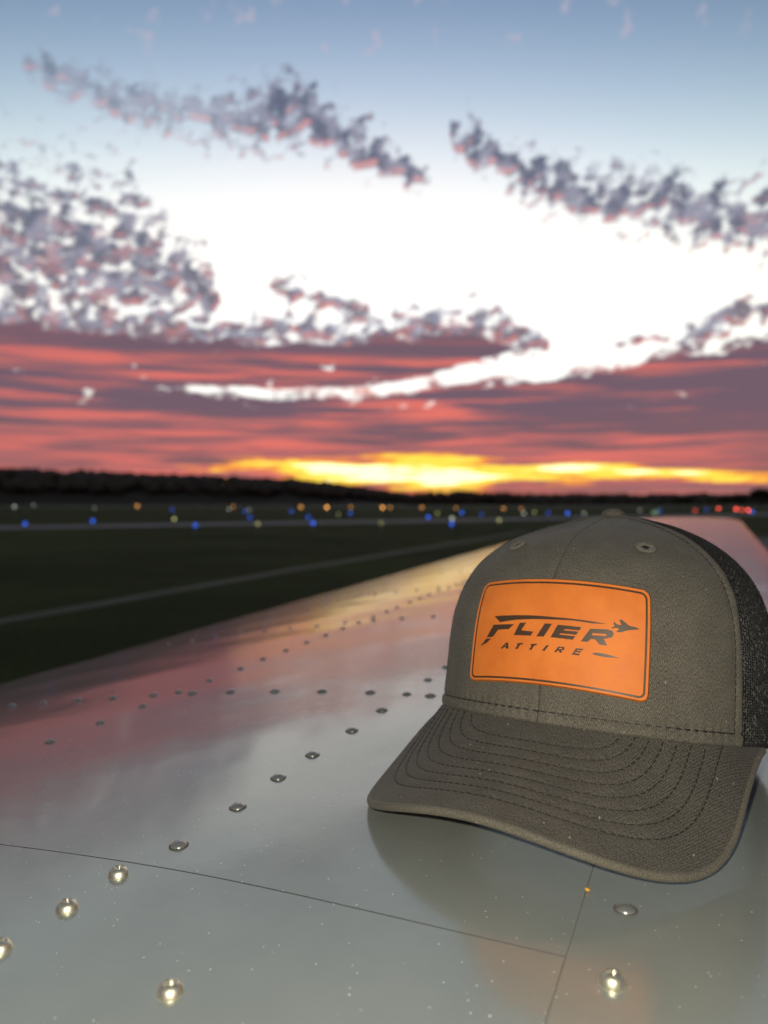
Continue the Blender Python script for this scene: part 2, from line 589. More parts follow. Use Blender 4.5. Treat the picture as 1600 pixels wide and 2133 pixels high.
strip('taxiway', [(-60, 12), (-18.5, 37), (0, 49), (14, 60), (40, 80), (110, 140)], 5.5, 6.5, 0.004, M_TAXI)
strip('runway', [(-700, 225), (-100, 232), (0, 236), (200, 252), (700, 300)], 42, 42, 0.004, M_RUN)
strip('gravel_path', [(-8.0, -3.0), (-4.2, 6.9), (-3.3, 9.2), (-1.6, 13.8), (1.2, 20.5), (6, 32)], 0.24, 0.4, 0.004, M_PATH)
strip('apron', [(3.0, -4.0), (5.2, 6.0), (9.5, 17.0), (13.5, 26)], 2.4, 5.0, 0.008, M_RUN)

# ------------------------------------------------------------------ wooded hills
def ridge(x):
    """height of the wooded skyline 700 m away, metres above the ground"""
    px = 800 + 1600 * x / 700
    pts = [(-1500, 968), (-400, 972), (0, 974), (130, 977), (300, 985), (420, 989), (520, 993), (620, 997), (700, 1005), (770, 1016), (840, 1028),
           (900, 1034), (1000, 1037), (1150, 1042), (1400, 1043), (3000, 1043)]
    y = np.interp(px, [p[0] for p in pts], [p[1] for p in pts])
    return (1047 - y) / 1600 * 700 + CAM_Z


def build_hill():
    xs = np.linspace(-1100, 500, 90)
    ys = np.linspace(560, 1100, 24)
    v = []
    for y in ys:
        t = (y - 560) / 140
        k = 1 - (1 - min(t, 1)) ** 2 if t < 1 else 1 + (y - 700) / 400 * -0.25
        for x in xs:
            h = max(ridge(x) - 8.5, 0.6) * max(k, 0) + 1.2 * noise.noise(Vector((x * .01, y * .01, 0)))
            v.append((x, y, max(h, -0.5) if t > .02 else -0.5))
    tag(make('hill', v, grid_faces(len(ys), len(xs)), M_HILL), kind='structure')

    # crowns of the far-off wood
    bm = bmesh.new()
    bmesh.ops.create_icosphere(bm, subdivisions=2, radius=1.0)
    bv = np.array([p.co for p in bm.verts])
    bf = [[q.index for q in f.verts] for f in bm.faces]
    bm.free()
    V, Fc = [], []

    def crown_at(x, y, z, r, h):
        o = rng.normal(0, 5, 3)
        k = np.array([1 + .45 * noise.noise(Vector(p * 1.7 + o)) for p in bv])[:, None]
        p = bv * k * np.array([r, r, h]) + np.array([x, y, z])
        b = sum(len(q) for q in V)
        V.append(p)
        Fc.extend([[b + i for i in f] for f in bf])
    for _ in range(900):
        x = rng.uniform(-520, 330)
        y = 700 + rng.uniform(-110, 12)
        if x > 60 and rng.random() < .4:
            continue
        t = (y - 560) / 140
        hh = max(ridge(x) - 8.5, .6) * (1 - (1 - min(t, 1)) ** 2)
        th = rng.uniform(7.3, 8.6)
        crown_at(x, y, hh + th * .5, rng.uniform(4.5, 7.5), th * .5)
    # nearer stand of wood in the middle, 480 m off
    for _ in range(150):
        x = rng.uniform(15, 112)
        px = 800 + 1600 * x / 480
        top = (1047 - np.interp(px, [850, 880, 920, 1000, 1060, 1090, 1150, 1180], [1031, 1023, 1021, 1020, 1024, 1033, 1045, 1050])) / 1600 * 480 + CAM_Z
        r = rng.uniform(1.8, 3.0)
        hgt = top * rng.uniform(.6, .98)
        crown_at(x, 480 + rng.uniform(-14, 14), hgt * .5, r, hgt * .5)
    tag(make('far_wood', np.concatenate(V), Fc, M_WOOD), 'dark wooded ridge along the skyline under the sunset', 'woods', kind='stuff')
    # long low treeline to the right
    V.clear(); Fc.clear()
    for _ in range(230):
        x = rng.uniform(110, 420)
        d = rng.uniform(560, 640)
        hgt = rng.uniform(3.0, 5.8) * (1 + .4 * noise.noise(Vector((x * .03, 0, 0))))
        crown_at(x, d, hgt * .45, rng.uniform(3, 6), hgt * .55)
    tag(make('distant_treeline', np.concatenate(V), Fc, M_WOOD), 'low dark treeline on the horizon behind the cap and wing tip', 'treeline', kind='stuff')


build_hill()


def tree(px, d, h, w, label, seed):
    """px: bearing as a photo column; d: distance; h, w: height and crown width in metres"""
    r = np.random.default_rng(seed)
    x = (px - 800) / 1600 * d
    t = empty('tree', (x, d, 0))
    tag(t, label, 'tree', 'trees on the right behind the airfield')
    # trunk and limbs
    v, f = [], []

    def limb(a, b, r0, r1):
        a, b = np.array(a), np.array(b)
        ax = (b - a) / np.linalg.norm(b - a)
        s = np.cross(ax, [0.3, 0.9, 0.1]); s /= np.linalg.norm(s)
        q = np.cross(ax, s)
        o = len(v)
        for p, rr in ((a, r0), (b, r1)):
            for k in range(7):
                an = 2 * math.pi * k / 7
                v.append(p + rr * (math.cos(an) * s + math.sin(an) * q))
        for k in range(7):
            f.append((o + k, o + (k + 1) % 7, o + 7 + (k + 1) % 7, o + 7 + k))
    limb((0, 0, -.1), (.1, 0, h * .45), h * .035, h * .022)
    tips = []
    for k in range(9):
        an = k * 2.4
        e = (math.cos(an) * w * .33, math.sin(an) * w * .33, h * r.uniform(.5, .85))
        limb((.1, 0, h * r.uniform(.25, .45)), e, h * .014, h * .005)
        tips.append(e)
    make('trunk', v, f, M_BARK, t)
    v, f = [], []
    lobes = [np.array(e) for e in tips] + [np.array((r.uniform(-.25, .25) * w, r.uniform(-.25, .25) * w, h * r.uniform(.35, .82))) for _ in range(9)]
    for c in lobes:
        R0 = w * r.uniform(.16, .25)
        for _ in range(190):
            n = r.normal(0, 1, 3); n /= np.linalg.norm(n)
            p = c + n * R0 * r.uniform(.5, 1.05) * np.array([1, 1, .8])
            a = r.normal(0, 1, 3); a /= np.linalg.norm(a)
            b = np.cross(a, n); b /= np.linalg.norm(b) + 1e-6
            s = r.uniform(.035, .06) * h * .6
            o = len(v)
            v += [p - a * s, p + b * s * .6, p + a * s, p - b * s * .6]
            f.append((o, o + 1, o + 2, o + 3))
    make('crown', v, f, M_CROWN, t, smooth=False)


tree(1585, 210, 5.4, 7.0, 'tall dark tree at the right edge beyond the red lights', 1)
tree(1430, 230, 3.0, 4.6, 'low bushy tree left of all the red lights', 2)
tree(1412, 236, 2.7, 4.2, 'low round tree, leftmost of the trees right of the cap button', 3)
tree(1510, 240, 2.9, 4.2, 'small tree behind the leftmost bright red light', 4)
tree(1540, 226, 3.2, 5.2, 'broad low tree between the red lights and the tall tree', 5)

# ------------------------------------------------------------------ airfield lights
LIGHTS = [
    (30, 1055, 'w', .45), (70, 1052, 'w', .18), (52, 1091, 'b', 1), (193, 1085, 'b', 1), (197, 1058, 'w', .15), (286, 1054, 'o', .7),
    (359, 1062, 'b', .3), (363, 1081, 'y', .7), (407, 1094, 'b', 1), (477, 1060, 'w', .3), (486, 1055, 'o', .3), (510, 1065, 'b', .35),
    (519, 1062, 'w', .25), (521, 1078, 'b', .5), (537, 1091, 'y', .55), (607, 1065, 'b', .35), (627, 1056, 'o', .8), (642, 1077, 'b', .5),
    (652, 1089, 'b', 1.2), (681, 1057, 'o', 1.5), (705, 1071, 'y', .2), (731, 1056, 'o', .35), (730, 1069, 'b', .45), (794, 1089, 'y', .35),
    (797, 1057, 'o', 1.4), (813, 1057, 'o', .4), (879, 1057, 'o', .5), (892, 1077, 'b', .9), (911, 1069, 'y', .3), (950, 1058, 'o', .3),
    (962, 1068, 'b', .7), (942, 1080, 'w', .9), (941, 1091, 'b', 1.1), (1003, 1071, 'b', .25), (1040, 1083, 'y', .6), (1049, 1059, 'o', .5),
    (1086, 1059, 'o', .3), (1091, 1069, 'w', .5), (1113, 1067, 'y', .3), (1142, 1069, 'b', .3), (1182, 1069, 'b', .9), (1217, 1069, 'w', .35),
    (1333, 1063, 'w', .2), (1361, 1068, 'g', .4), (1368, 1066, 'g', .4), (1375, 1064, 'b', .25), (1448, 1063, 'r', .5), (1472, 1062, 'b', .2),
    (1497, 1059, 'r', 1.1), (1533, 1060, 'r', 1.7), (1545, 1062, 'r', .9), (1559, 1063, 'r', 1.8), (1567, 1066, 'b', .6)]
LCOL = {'b': ('blue', (0.03, 0.16, 1.0)), 'o': ('orange', (1.0, 0.42, 0.09)), 'y': ('pale yellow', (0.62, 0.60, 0.22)),
        'w': ('whitish', (0.55, 0.58, 0.48)), 'g': ('green', (0.28, 0.5, 0.28)), 'r': ('red', (1.0, 0.10, 0.06))}
ORD = ['leftmost', 'second', 'third', 'fourth', 'fifth', 'sixth', 'seventh', 'eighth', 'ninth', 'tenth', 'eleventh', 'twelfth', 'thirteenth',
       'fourteenth', 'fifteenth', 'sixteenth', 'seventeenth', 'eighteenth', 'nineteenth', 'twentieth']


def build_lights():
    stake = lathe([(0, 0), (.09, 0), (.09, .012), (.03, .03), (.022, .05), (.022, .2), (.05, .21), (.05, .235), (0, .235)], 10)
    lens = lathe([(0, .235), (.05, .236), (.062, .26), (.066, .30), (.055, .345), (.03, .372), (0, .38)], 12)
    sme = make('mount', *stake, M_STAKE)
    lme0 = {}
    cnt = {}
    order = sorted(LIGHTS)
    tot = {}
    for l in order:
        tot[l[2]] = tot.get(l[2], 0) + 1
    for px, py, c, s in order:
        i = cnt.get(c, 0)
        cnt[c] = i + 1
        nm, rgb = LCOL[c]
        d = 1600 * (CAM_Z - .31) / (py - 1047)
        sc = max(1.0, d / 75)             # the far lamps are the big high-intensity units
        d = 1600 * (CAM_Z - .31 * sc) / (py - 1047) if sc < 3 else d * .62
        sc = min(sc, 2.2)
        d = 1600 * (CAM_Z - .31 * sc) / (py - 1047)
        key = (c, s, round(sc, 2), round(d))
        rad = .066 * sc * 1600 / d            # apparent radius, pixels of the photograph
        e = s * 0.27 * (7.0 / rad) ** 2 if rad < 7 else s
        where = 'counted from the left edge' if i else 'nearest the left edge'
        pos = ORD[i] if i else 'leftmost'
        o = empty('airfield_light', ((px - 800) / 1600 * d, d, 0.006))
        o.scale = (sc, sc, sc)
        if c == 'r':
            lab = f'{pos} red light low on the horizon right of the cap'
        elif c == 'g':
            lab = f'{"left" if i == 0 else "right"} one of two green lights right of the cap button'
        else:
            lab = f'{pos} {nm} airfield light among the {nm} ones, from the left edge'
        tag(o, lab, 'airfield light', 'airfield lights across the grass')
        put('mount', sme.data, o, (0, 0, 0))
        me = bpy.data.meshes.new('lens')
        me.from_pydata(lens[0], [], lens[1])
        me.polygons.foreach_set('use_smooth', [True] * len(me.polygons))
        me.materials.append(m_glow(f'{nm} lamp', rgb, e))
        put('lens', me, o, (0, 0, 0))
    bpy.data.objects.remove(sme)


build_lights()

# ------------------------------------------------------------------ the wing
WA = R(23.0)
WS = np.array([math.sin(WA), math.cos(WA)])      # outboard along the span
WC = np.array([-math.cos(WA), math.sin(WA)])     # forward along the chord
W0 = np.array([0.0, 0.0, CAM_Z - .176])


def wing_h(u, v):
    """height of the skin over the wing datum"""
    u, v = np.asarray(u, float), np.asarray(v, float)
    w = .5 * ((v - .205) + np.sqrt((v - .205) ** 2 + .05 ** 2))
    z = -.168 * np.clip(w, 0, None) ** 1.47 + .0004
    t = np.clip(-.085 - v, 0, None)
    z = z - 3.2 * t ** 2
    tip = np.clip((u - 4.45) / .6, 0, 1)
    z = z - .03 * tip ** 3
    ripple = .00035 * np.sin(u * 14.2 + 1.0) * np.sin(v * 26 + .6) + .00022 * np.sin(u * 31 + v * 17)
    return z + .02 * u + ripple * np.clip((u - .05) * 4, 0, 1)


def wing_p(u, v, dz=0.0):
    u, v = np.asarray(u, float), np.asarray(v, float)
    x = u * WS[0] + v * WC[0]
    y = u * WS[1] + v * WC[1]
    return np.stack([x, y, wing_h(u, v) + dz], -1)


def wing_n(u, v):
    e = 1e-3
    a = wing_p(u + e, v) - wing_p(u - e, v)
    b = wing_p(u, v + e) - wing_p(u, v - e)
    n = np.cross(b, a)
    n = n / np.linalg.norm(n)
    return n if n[2] > 0 else -n


wing = empty('aircraft_wing', tuple(W0))
tag(wing, 'silver grey riveted aircraft wing running away to the right under the cap', 'wing')
GAP, GAP2 = 0.0009, 0.00022


def tip_u(v):
    """outline of the wing tip in plan"""
    return 5.05 - 2.2 * np.clip(.20 - v, 0, None) ** 1.25 - .5 * np.clip(v - .45, 0, None) ** 1.6


def skin(name, us, vs, lift=0.0, edges=''):
    us, vs = np.asarray(us), np.asarray(vs)
    U, V = np.meshgrid(us, vs, indexing='ij')
    P = wing_p(U, V, lift)
    nr, nc = U.shape
    verts = P.reshape(-1, 3).tolist()
    faces = grid_faces(nr, nc, flip=False)
    rims = []
    # folded-down rims where the sheet ends in view
    def rim(idx, off, md=None):
        md = md or M_DARK
        o, rf = len(verts), []
        for dx, dz in ((0, 0), (.0002, -.0002), (.0003, -.0024)):
            for i in idx:
                p = np.array(verts[i])
                verts.append((p + np.array([*(off * dx), dz])).tolist())
        k = len(idx)
        for r_ in range(2):
            for j in range(k - 1):
                a = o + r_ * k + j
                rf.append((a - o, a + 1 - o, a + k + 1 - o, a + k - o))
        rims.append((verts[o:], rf, md))
        del verts[o:]
    if 'a' in edges:
        rim([j for j in range(nc)], -WS)
    if 'b' in edges:
        rim([(nr - 1) * nc + j for j in range(nc)], WS)
    if 'l' in edges:
        rim([i * nc for i in range(nr)], -WC, M_SEAL)
    if 'r' in edges:
        rim([i * nc + nc - 1 for i in range(nr)], WC, M_SEAL)
    o = make(name, verts, faces, M_PAINT, wing)
    for rv_, rf_, md_ in rims:
        make('seam_edge', rv_, rf_, md_, o)
    return o


def build_wing():
    s1, s2 = .2893, .0490
    va = np.concatenate([np.linspace(s2 + GAP2, .6, 36), np.linspace(.62, 1.0, 22)])
    nose = np.array([1.004, 1.010, 1.017, 1.024])
    u_in = np.linspace(-.9, s1 - GAP, 40)
    u_out = np.concatenate([np.linspace(s1 + GAP, 2.0, 90), np.linspace(2.05, 4.55, 55)])
    tag(skin('skin_panel', u_out, va, 0.0, 'al'), 'large outboard skin panel ahead of the seam')
    tag(skin('skin_panel', u_in, va, 0.0006, 'br'[0:1] + 'l'), 'inboard skin panel with the bright screws')
    vr = np.concatenate([np.linspace(-.155, -.06, 20), np.linspace(-.05, s2 - GAP2, 10)])
    u_all = np.concatenate([np.linspace(-.9, 2.0, 110), np.linspace(2.05, 4.55, 55)])
    tag(skin('skin_panel', u_all, vr, -.0002, 'r'), 'rear skin strip under the right side of the cap')

    # rounded tip fairing
    vs = np.linspace(-.155, 1.0, 70)
    ts = np.linspace(0, 1, 22)
    rows = []
    for t in ts:
        u = 4.5515 + (tip_u(vs) - 4.5515) * t
        P = wing_p(u, vs)
        P[:, 2] -= .06 * np.clip((t - .75) / .25, 0, 1) ** 2.2
        rows.append(P)
    make('tip_fairing', np.concatenate(rows), grid_faces(len(ts), len(vs)), M_PAINT, wing)

    # leading edge nose and lower skin, one sheet round under the wing
    us = np.concatenate([np.linspace(-.9, 2, 60), np.linspace(2.1, 4.55, 30), [4.7, 4.8]])
    prof = [(0.0, 0.0)] + [(.052 * math.sin(a), -.06 * (1 - math.cos(a)) - .222 * .052 * math.sin(a) * (1 - a / 3.2)) for a in np.linspace(.12, math.pi * .97, 16)]
    v, rows = [], 0
    for dv, dz in prof:
        P = wing_p(us, 1.0 + 0 * us)
        P[:, :2] += dv * WC
        P[:, 2] += dz
        v.append(P)
    make('leading_edge', np.concatenate(v), grid_faces(len(prof), len(us), flip=True), M_PAINT, wing)
    v = []
    for k, vv in enumerate(np.linspace(1.0, -.155, 14)):
        P = wing_p(us, vv + 0 * us)
        base = wing_p(us, 1.0 + 0 * us)[:, 2] - .125 + .0 * vv
        t = (1.0 - vv) / 1.155
        end = wing_p(us, -.155 + 0 * us)[:, 2] - .006
        P[:, 2] = base * (1 - t) + end * t - .02 * math.sin(math.pi * t)
        v.append(P)
    make('lower_skin', np.concatenate(v), grid_faces(14, len(us)), M_PAINT, wing)
    # dark doublers seen in the open seams
    for (ua, ub, va_, vb, md) in ((s1 - .012, s1 + .012, s2 - .0, .99, M_DARK), (-.9, 4.55, s2 - .01, s2 + .01, M_SEAL)):
        U, V = np.meshgrid(np.linspace(ua, ub, 2 if ub - ua < 1 else 120), np.linspace(va_, vb, 40 if vb - va_ > .5 else 2), indexing='ij')
        make('seam_doubler', wing_p(U, V, -.0026 if md == M_DARK else -.0007).reshape(-1, 3), grid_faces(*U.shape), md, wing)

    # ---- fasteners
    rv = lathe([(0, .0019), (.0011, .00183), (.0021, .0015), (.0030, .0009), (.0036, .0003), (.0037, -.0004)], 18)
    rme = make('rivet', rv[0], [f[::-1] for f in rv[1]], M_RIVET).data
    big = lathe([(0, .0022), (.0013, .0021), (.0026, .0017), (.0037, .0010), (.0043, .0003), (.0044, -.0006)], 18)
    bme = make('rivet', big[0], [f[::-1] for f in big[1]], M_RIVET).data
    for me, rr in ((rme, .0037), (bme, .0044)):
        me.materials.append(M_RING)
        bm = bmesh.new()
        bm.from_mesh(me)
        a = [bm.verts.new((rr * .9 * math.cos(k * math.pi / 9), rr * .9 * math.sin(k * math.pi / 9), .00012)) for k in range(18)]
        b = [bm.verts.new((rr * 1.12 * math.cos(k * math.pi / 9), rr * 1.12 * math.sin(k * math.pi / 9), .00002)) for k in range(18)]
        for k in range(18):
            f = bm.faces.new((a[k], b[k], b[(k + 1) % 18], a[(k + 1) % 18]))
            f.material_index = 1
        bm.to_mesh(me)
        bm.free()
        for o in [o for o in bpy.data.objects if o.data == me]:
            bpy.data.objects.remove(o)

    def place(name, me, u, v, spin=0.0):
        n = Vector(wing_n(u, v))
        q = n.to_track_quat('Z', 'Y')
        from mathutils import Quaternion
        return put(name, me, wing, tuple(wing_p(u, v, .0003)), q @ Quaternion((0, 0, 1), spin))

    spar = [.3112, .3613, .4081, .4515, .5067, .5627] + [.6163 + .053 * k for k in range(24)]
    for i, u in enumerate(spar):
        place('rivet', bme if i < 6 else rme, u, (.2436 if i < 4 else .2405) + rng.normal(0, .0006))
    for k in range(24):
        place('rivet', rme, .4635 + .0535 * k + rng.normal(0, .0015), .4884 + rng.normal(0, .0008))
    for r_, n in ((.6160, 15), (1.0600, 14), (1.5050, 12), (1.95, 10), (2.39, 8)):
        for k in range(n):
            v = (.2196 if k == 0 else .2764 + .0478 * (k - 1)) + rng.normal(0, .001)
            if abs(v - .4884) < .012:
                continue
            place('rivet', bme if r_ < .7 else rme, r_ + rng.normal(0, .0012), v)
    for k in range(8):
        place('rivet', rme, 1.60 + .075 * k, .488)
    for k in range(9):
        place('rivet', rme, 1.12 + .08 * k, .745)
    for u in (.3316, .385, .4385, .492, .5455, .60, .655):
        place('rivet', bme, u, .0316)
    for u in (.227, .1745):
        place('rivet', bme, u, .0316)

    # pan-head screws with a cross recess
    def screw_mesh():
        seg, v, f = 32, [], []
        prof = [(.0000, .0041), (.0010, .0041), (.0019, .0040), (.0028, .0037), (.0038, .0029), (.0045, .0016), (.0047, .0004), (.0047, -.0008)]
        prof = [(0, .0041)] + [(r, float(np.interp(r, [p[0] for p in prof[1:]], [p[1] for p in prof[1:]]))) for r in np.linspace(.0003, .0046, 15)] + [(.0047, .0004), (.0047, -.0008)]
        vv, ff = lathe(prof, seg)
        out = []
        for x, y, z in vv:
            ax, ay = abs(x), abs(y)
            arm = (min(ax, ay) < .00055) and max(ax, ay) < .0026
            if arm:
                z -= .0018 * (1 - (max(ax, ay) / .0030) ** 2)
            out.append((x, y, z))
        return make('screw', out, [q[::-1] for q in ff], M_SCREW)
    so = screw_mesh()
    sme = so.data
    bpy.data.objects.remove(so)
    for u, v, s in ((.2143, .2529, .3), (.2461, .2508, 1.0), (.2769, .2508, .6), (.2154, .1723, .2), (.2799, .0310, .9), (.182, .2529, .8), (.2154, .098, .5)):
        place('screw', sme, u, v, s)
    # chip of old sealant caught in the seam
    bm = bmesh.new()
    bmesh.ops.create_icosphere(bm, subdivisions=2, radius=.0012)
    for p in bm.verts:
        p.co *= 1 + .5 * noise.noise(p.co * 700)
        p.co.z *= .6
    me = bpy.data.meshes.new('sealant_chip')
    bm.to_mesh(me); bm.free()
    me.materials.append(M_CHIP)
    put('sealant_chip', me, wing, tuple(wing_p(.3406, .0485, .0008)))


build_wing()

# ------------------------------------------------------------------ the cap
D = dict(cx=0.13755, cy=0.48341, cz=-0.13823, yaw=36.1814, pitch=12.59764, roll=-1.38376, a=0.09643, bf=0.0983, bb=0.11193, H=0.13282, n=3.75993,
         m=2.32082, ths=63.69864, W=0.09551, L=0.16018, k=4.24, slope=0.51929, yb=0.07815, e=2.28963, thb=78.88248, nf=4.9645, mf=0.94142)
THS = R(D['ths'])
yw, pt, rl = R(D['yaw']), R(D['pitch']), R(D['roll'])
Bm = np.array([[math.cos(yw), -math.sin(yw), 0], [-math.sin(yw), -math.cos(yw), 0], [0, 0, 1]])
# the frame above is left-handed (local Y is towards the viewer): mirror local X back with the proper rotation
Ry = np.array([[1, 0, 0], [0, math.cos(pt), -math.sin(pt)], [0, math.sin(pt), math.cos(pt)]])
Rr = np.array([[math.cos(rl), 0, math.sin(rl)], [0, 1, 0], [-math.sin(rl), 0, math.cos(rl)]])
Rot = Bm @ Ry @ Rr
FLIP = np.linalg.det(Rot) < 0
SX = -1.0 if FLIP else 1.0                       # cap shapes are written with +x to the viewer's right
Mw = Rot @ np.diag([SX, 1, 1])

cap = empty('trucker_cap')
tag(cap, 'charcoal grey trucker cap with orange leather patch resting on the wing', 'cap')
M4 = Matrix.Identity(4)
for i in range(3):
    for j in range(3):
        M4[i][j] = Mw[i, j]
M4.translation = Vector((D['cx'], D['cy'], D['cz'] + CAM_Z))
cap.matrix_world = M4


def cmake(name, verts, faces, m, parent, smooth=True, uv=None, flip=None):
    v = np.array(verts, float)
    v[:, 0] *= SX
    if (SX < 0):
        faces = [tuple(f)[::-1] for f in faces]
    return make(name, v, faces, m, parent, smooth, uv)


def crown(th, tau):
    th, tau = np.asarray(th, float), np.asarray(tau, float)
    c, s = np.cos(th), np.sin(th)
    b = np.where(c > 0, D['bf'], D['bb'])
    q = .5 + .5 * c
    q = q * q * (3 - 2 * q)
    n = D['n'] + (D['nf'] - D['n']) * q
    m = D['m'] + (D['mf'] - D['m']) * q
    rho = np.clip(1 - np.clip(tau, 0, 1) ** n, 0, 1) ** (1 / m)
    ex = 2.25
    r = 1 / ((np.abs(s) / D['a']) ** ex + (np.abs(c) / b) ** ex) ** (1 / ex)
    return np.stack(np.broadcast_arrays(r * rho * s, r * rho * c, D['H'] * tau), -1)


def crown_n(th, tau):
    e = 1.5e-3
    th, tau = np.broadcast_arrays(np.asarray(th, float), np.asarray(tau, float))
    t0 = np.clip(tau - e, 0, .985)
    t1 = np.clip(tau + e, 0.003, .99)
    a = crown(th + e, np.minimum(tau, .985)) - crown(th - e, np.minimum(tau, .985))
    b = crown(th, t1) - crown(th, t0)
    n = np.cross(a, b)
    n /= np.linalg.norm(n, axis=-1, keepdims=True) + 1e-12
    o = crown(th, np.minimum(tau, .985)) - np.array([0, 0, .02])
    return n * np.sign((n * o).sum(-1, keepdims=True))


def arc_taus(th, n, top=.995):
    t = 1 - (1 - np.linspace(0, 1, 3000)) ** 2
    t = t * top
    p = crown(th, t)
    l = np.concatenate([[0], np.cumsum(np.linalg.norm(np.diff(p, axis=0), axis=1))])
    return np.interp(np.linspace(0, l[-1], n), l, t), l[-1]


LIP = 0.0062      # height of the stitched line above the brim


def crown_disp(th, tau, P):
    """small relief of the sewn front panels, along the normal"""
    z = D['H'] * tau
    s = np.abs(th) * np.linalg.norm(P[..., :2], axis=-1)
    d = -.0007 * np.exp(-(s / .0010) ** 2) + .0002 * np.exp(-((s - .0035) / .002) ** 2)
    g = (THS - np.abs(th)) * np.linalg.norm(P[..., :2], axis=-1)
    d = d + .0009 * np.exp(-(g / .0045) ** 4) - .0007 * np.exp(-((g - .0048) / .001) ** 2)
    pucker = .0004 * np.sin(th * 120) * np.exp(-((z - LIP) / .004) ** 2)
    d = d - .0009 * np.exp(-((z - LIP) / .0011) ** 2) + .0010 * np.exp(-((z - LIP * .45) / .0032) ** 4) + pucker
    return d


def build_crown():
    nt_ = 150
    taus, L = arc_taus(.3, nt_, .999)
    arc = np.linspace(0, L, nt_)
    for sg, lab in ((-1, None), (1, None)):
        ths = np.linspace(0, THS, 110) * sg
        T, A = np.meshgrid(ths, taus, indexing='ij')
        P = crown(T, A)
        d = crown_disp(T, A, P)
        wr = np.zeros_like(d)
        for i in range(T.shape[0]):
            for j in range(T.shape[1]):
                p = P[i, j]
                wr[i, j] = .0010 * noise.noise(Vector(p * 28)) + .0004 * noise.noise(Vector(p * 75 + np.array([4, 2, 1])))
        wr *= np.clip(A * 8, 0, 1) * np.clip((1 - A) * 12, 0, 1)
        P = P + crown_n(T, A) * (d + wr)[..., None]
        uv = np.stack([T * .094, A * 0 + arc[None, :]], -1).reshape(-1, 2)
        uv[:, 0] += .3 * sg
        if sg < 0:
            uv[:, 0] = -uv[:, 0]
        o = cmake('front_panel', P.reshape(-1, 3), grid_faces(len(ths), nt_, flip=sg < 0), M_FAB, cap, uv=uv)
        md = o.modifiers.new('thickness', 'SOLIDIFY')
        md.thickness = .0012
        md.offset = -1

    # net back panels, one fine black net
    nc, nr = 168, 62
    th0, th1 = THS - .012, 2 * math.pi - THS + .012
    V = []
    for i in range(nc + 1):
        th = th0 + (th1 - th0) * i / nc
        ta, _ = arc_taus(th, 2 * nr + 2, .985)
        p = crown(th, ta) - crown_n(th, ta) * .0006
        p += rng.normal(0, .00008, p.shape)
        V.append(p)
    m_ = 2 * nr + 2
    F = []
    for i in range(nc):
        for j in range(nr):
            k = 2 * j + (i % 2)
            if k + 2 >= m_:
                continue
            a, b = i * m_, (i + 1) * m_
            F.append((a + k, b + k, b + k + 1, b + k + 2, a + k + 2, a + k + 1))
    o = cmake('net_back', np.concatenate(V), F, M_MESH, cap, smooth=False)
    o['kind'] = 'stuff'
    md = o.modifiers.new('wire', 'WIREFRAME')
    md.thickness = .0012
    md.use_even_offset = False
    # dark bound rim of the net and the sweatband inside
    ths = np.linspace(th0, th1, 120)
    rows = []
    for dz, off in ((-.0012, .0), (.0, .0006), (.001, .0006), (.002, .0004), (.0026, -.0006)):
        t = np.clip(dz, 0, None) / D['H'] + 0 * ths
        p = crown(ths, t) + crown_n(ths, t + .01) * (off - .0006)
        p[:, 2] += min(dz, 0)
        rows.append(p)
    cmake('net_binding', np.concatenate(rows), grid_faces(5, len(ths), flip=True), M_BAND, cap)
    ths = np.linspace(0, 2 * math.pi, 161)
    rows = []
    for z in (.0005, .012, .024, .032):
        t = z / D['H'] + 0 * ths
        rows.append(crown(ths, t) - crown_n(ths, t + .01) * .0032)
    cmake('sweatband', np.concatenate(rows), grid_faces(4, len(ths), flip=True), M_BAND, cap)

    # covered button
    v, f = lathe([(0, .0046), (.002, .0045), (.0042, .0040), (.0062, .0030), (.0074, .0015), (.0078, .0), (.0074, -.0012), (.006, -.002)], 28)
    v = [(x, y, z + D['H'] - .0002) for x, y, z in v]
    cmake('button', v, [q[::-1] for q in f], M_FAB, cap, uv=[(x, y) for x, y, z in v])


def ribbon(pts, nrm, dash, gap, w, h):
    """sewn stitches along a line on a surface: pts, nrm arrays"""
    pts, nrm = np.asarray(pts), np.asarray(nrm)
    l = np.concatenate([[0], np.cumsum(np.linalg.norm(np.diff(pts, axis=0), axis=1))])
    V, F = [], []
    s = rng.uniform(0, dash)
    ip = lambda q, a: np.array([np.interp(q, l, a[:, k]) for k in range(3)])
    while s + dash < l[-1]:
        dl = dash * rng.uniform(.88, 1.06)
        cs = []
        for t, hh in ((0, -.6), (.18, .75), (.5, 1.0), (.82, .75), (1, -.6)):
            q = s + dl * t
            p, n = ip(q, pts), ip(q, nrm)
            tg = ip(min(q + 3e-4, l[-1]), pts) - ip(max(q - 3e-4, 0), pts)
            sd = np.cross(tg, n)
            sd /= np.linalg.norm(sd) + 1e-12
            n = n / (np.linalg.norm(n) + 1e-12)
            cs.append((p - sd * w / 2 - n * h * .4, p + n * h * hh, p + sd * w / 2 - n * h * .4))
        o = len(V)
        for c in cs:
            V += c
        for k in range(4):
            a, b = o + 3 * k, o + 3 * k + 3
            F += [(a, b, b + 1, a + 1), (a + 1, b + 1, b + 2, a + 2)]
        s += dl + gap
    return V, F


def sew(name, pts, nrm, parent, dash=.0031, gap=.0008, w=.0008, h=.0004):
    V, F = ribbon(pts, nrm, dash, gap, w, h)
    o = cmake(name, V, F, M_THREAD, parent)
    o['kind'] = 'stuff'
    return o


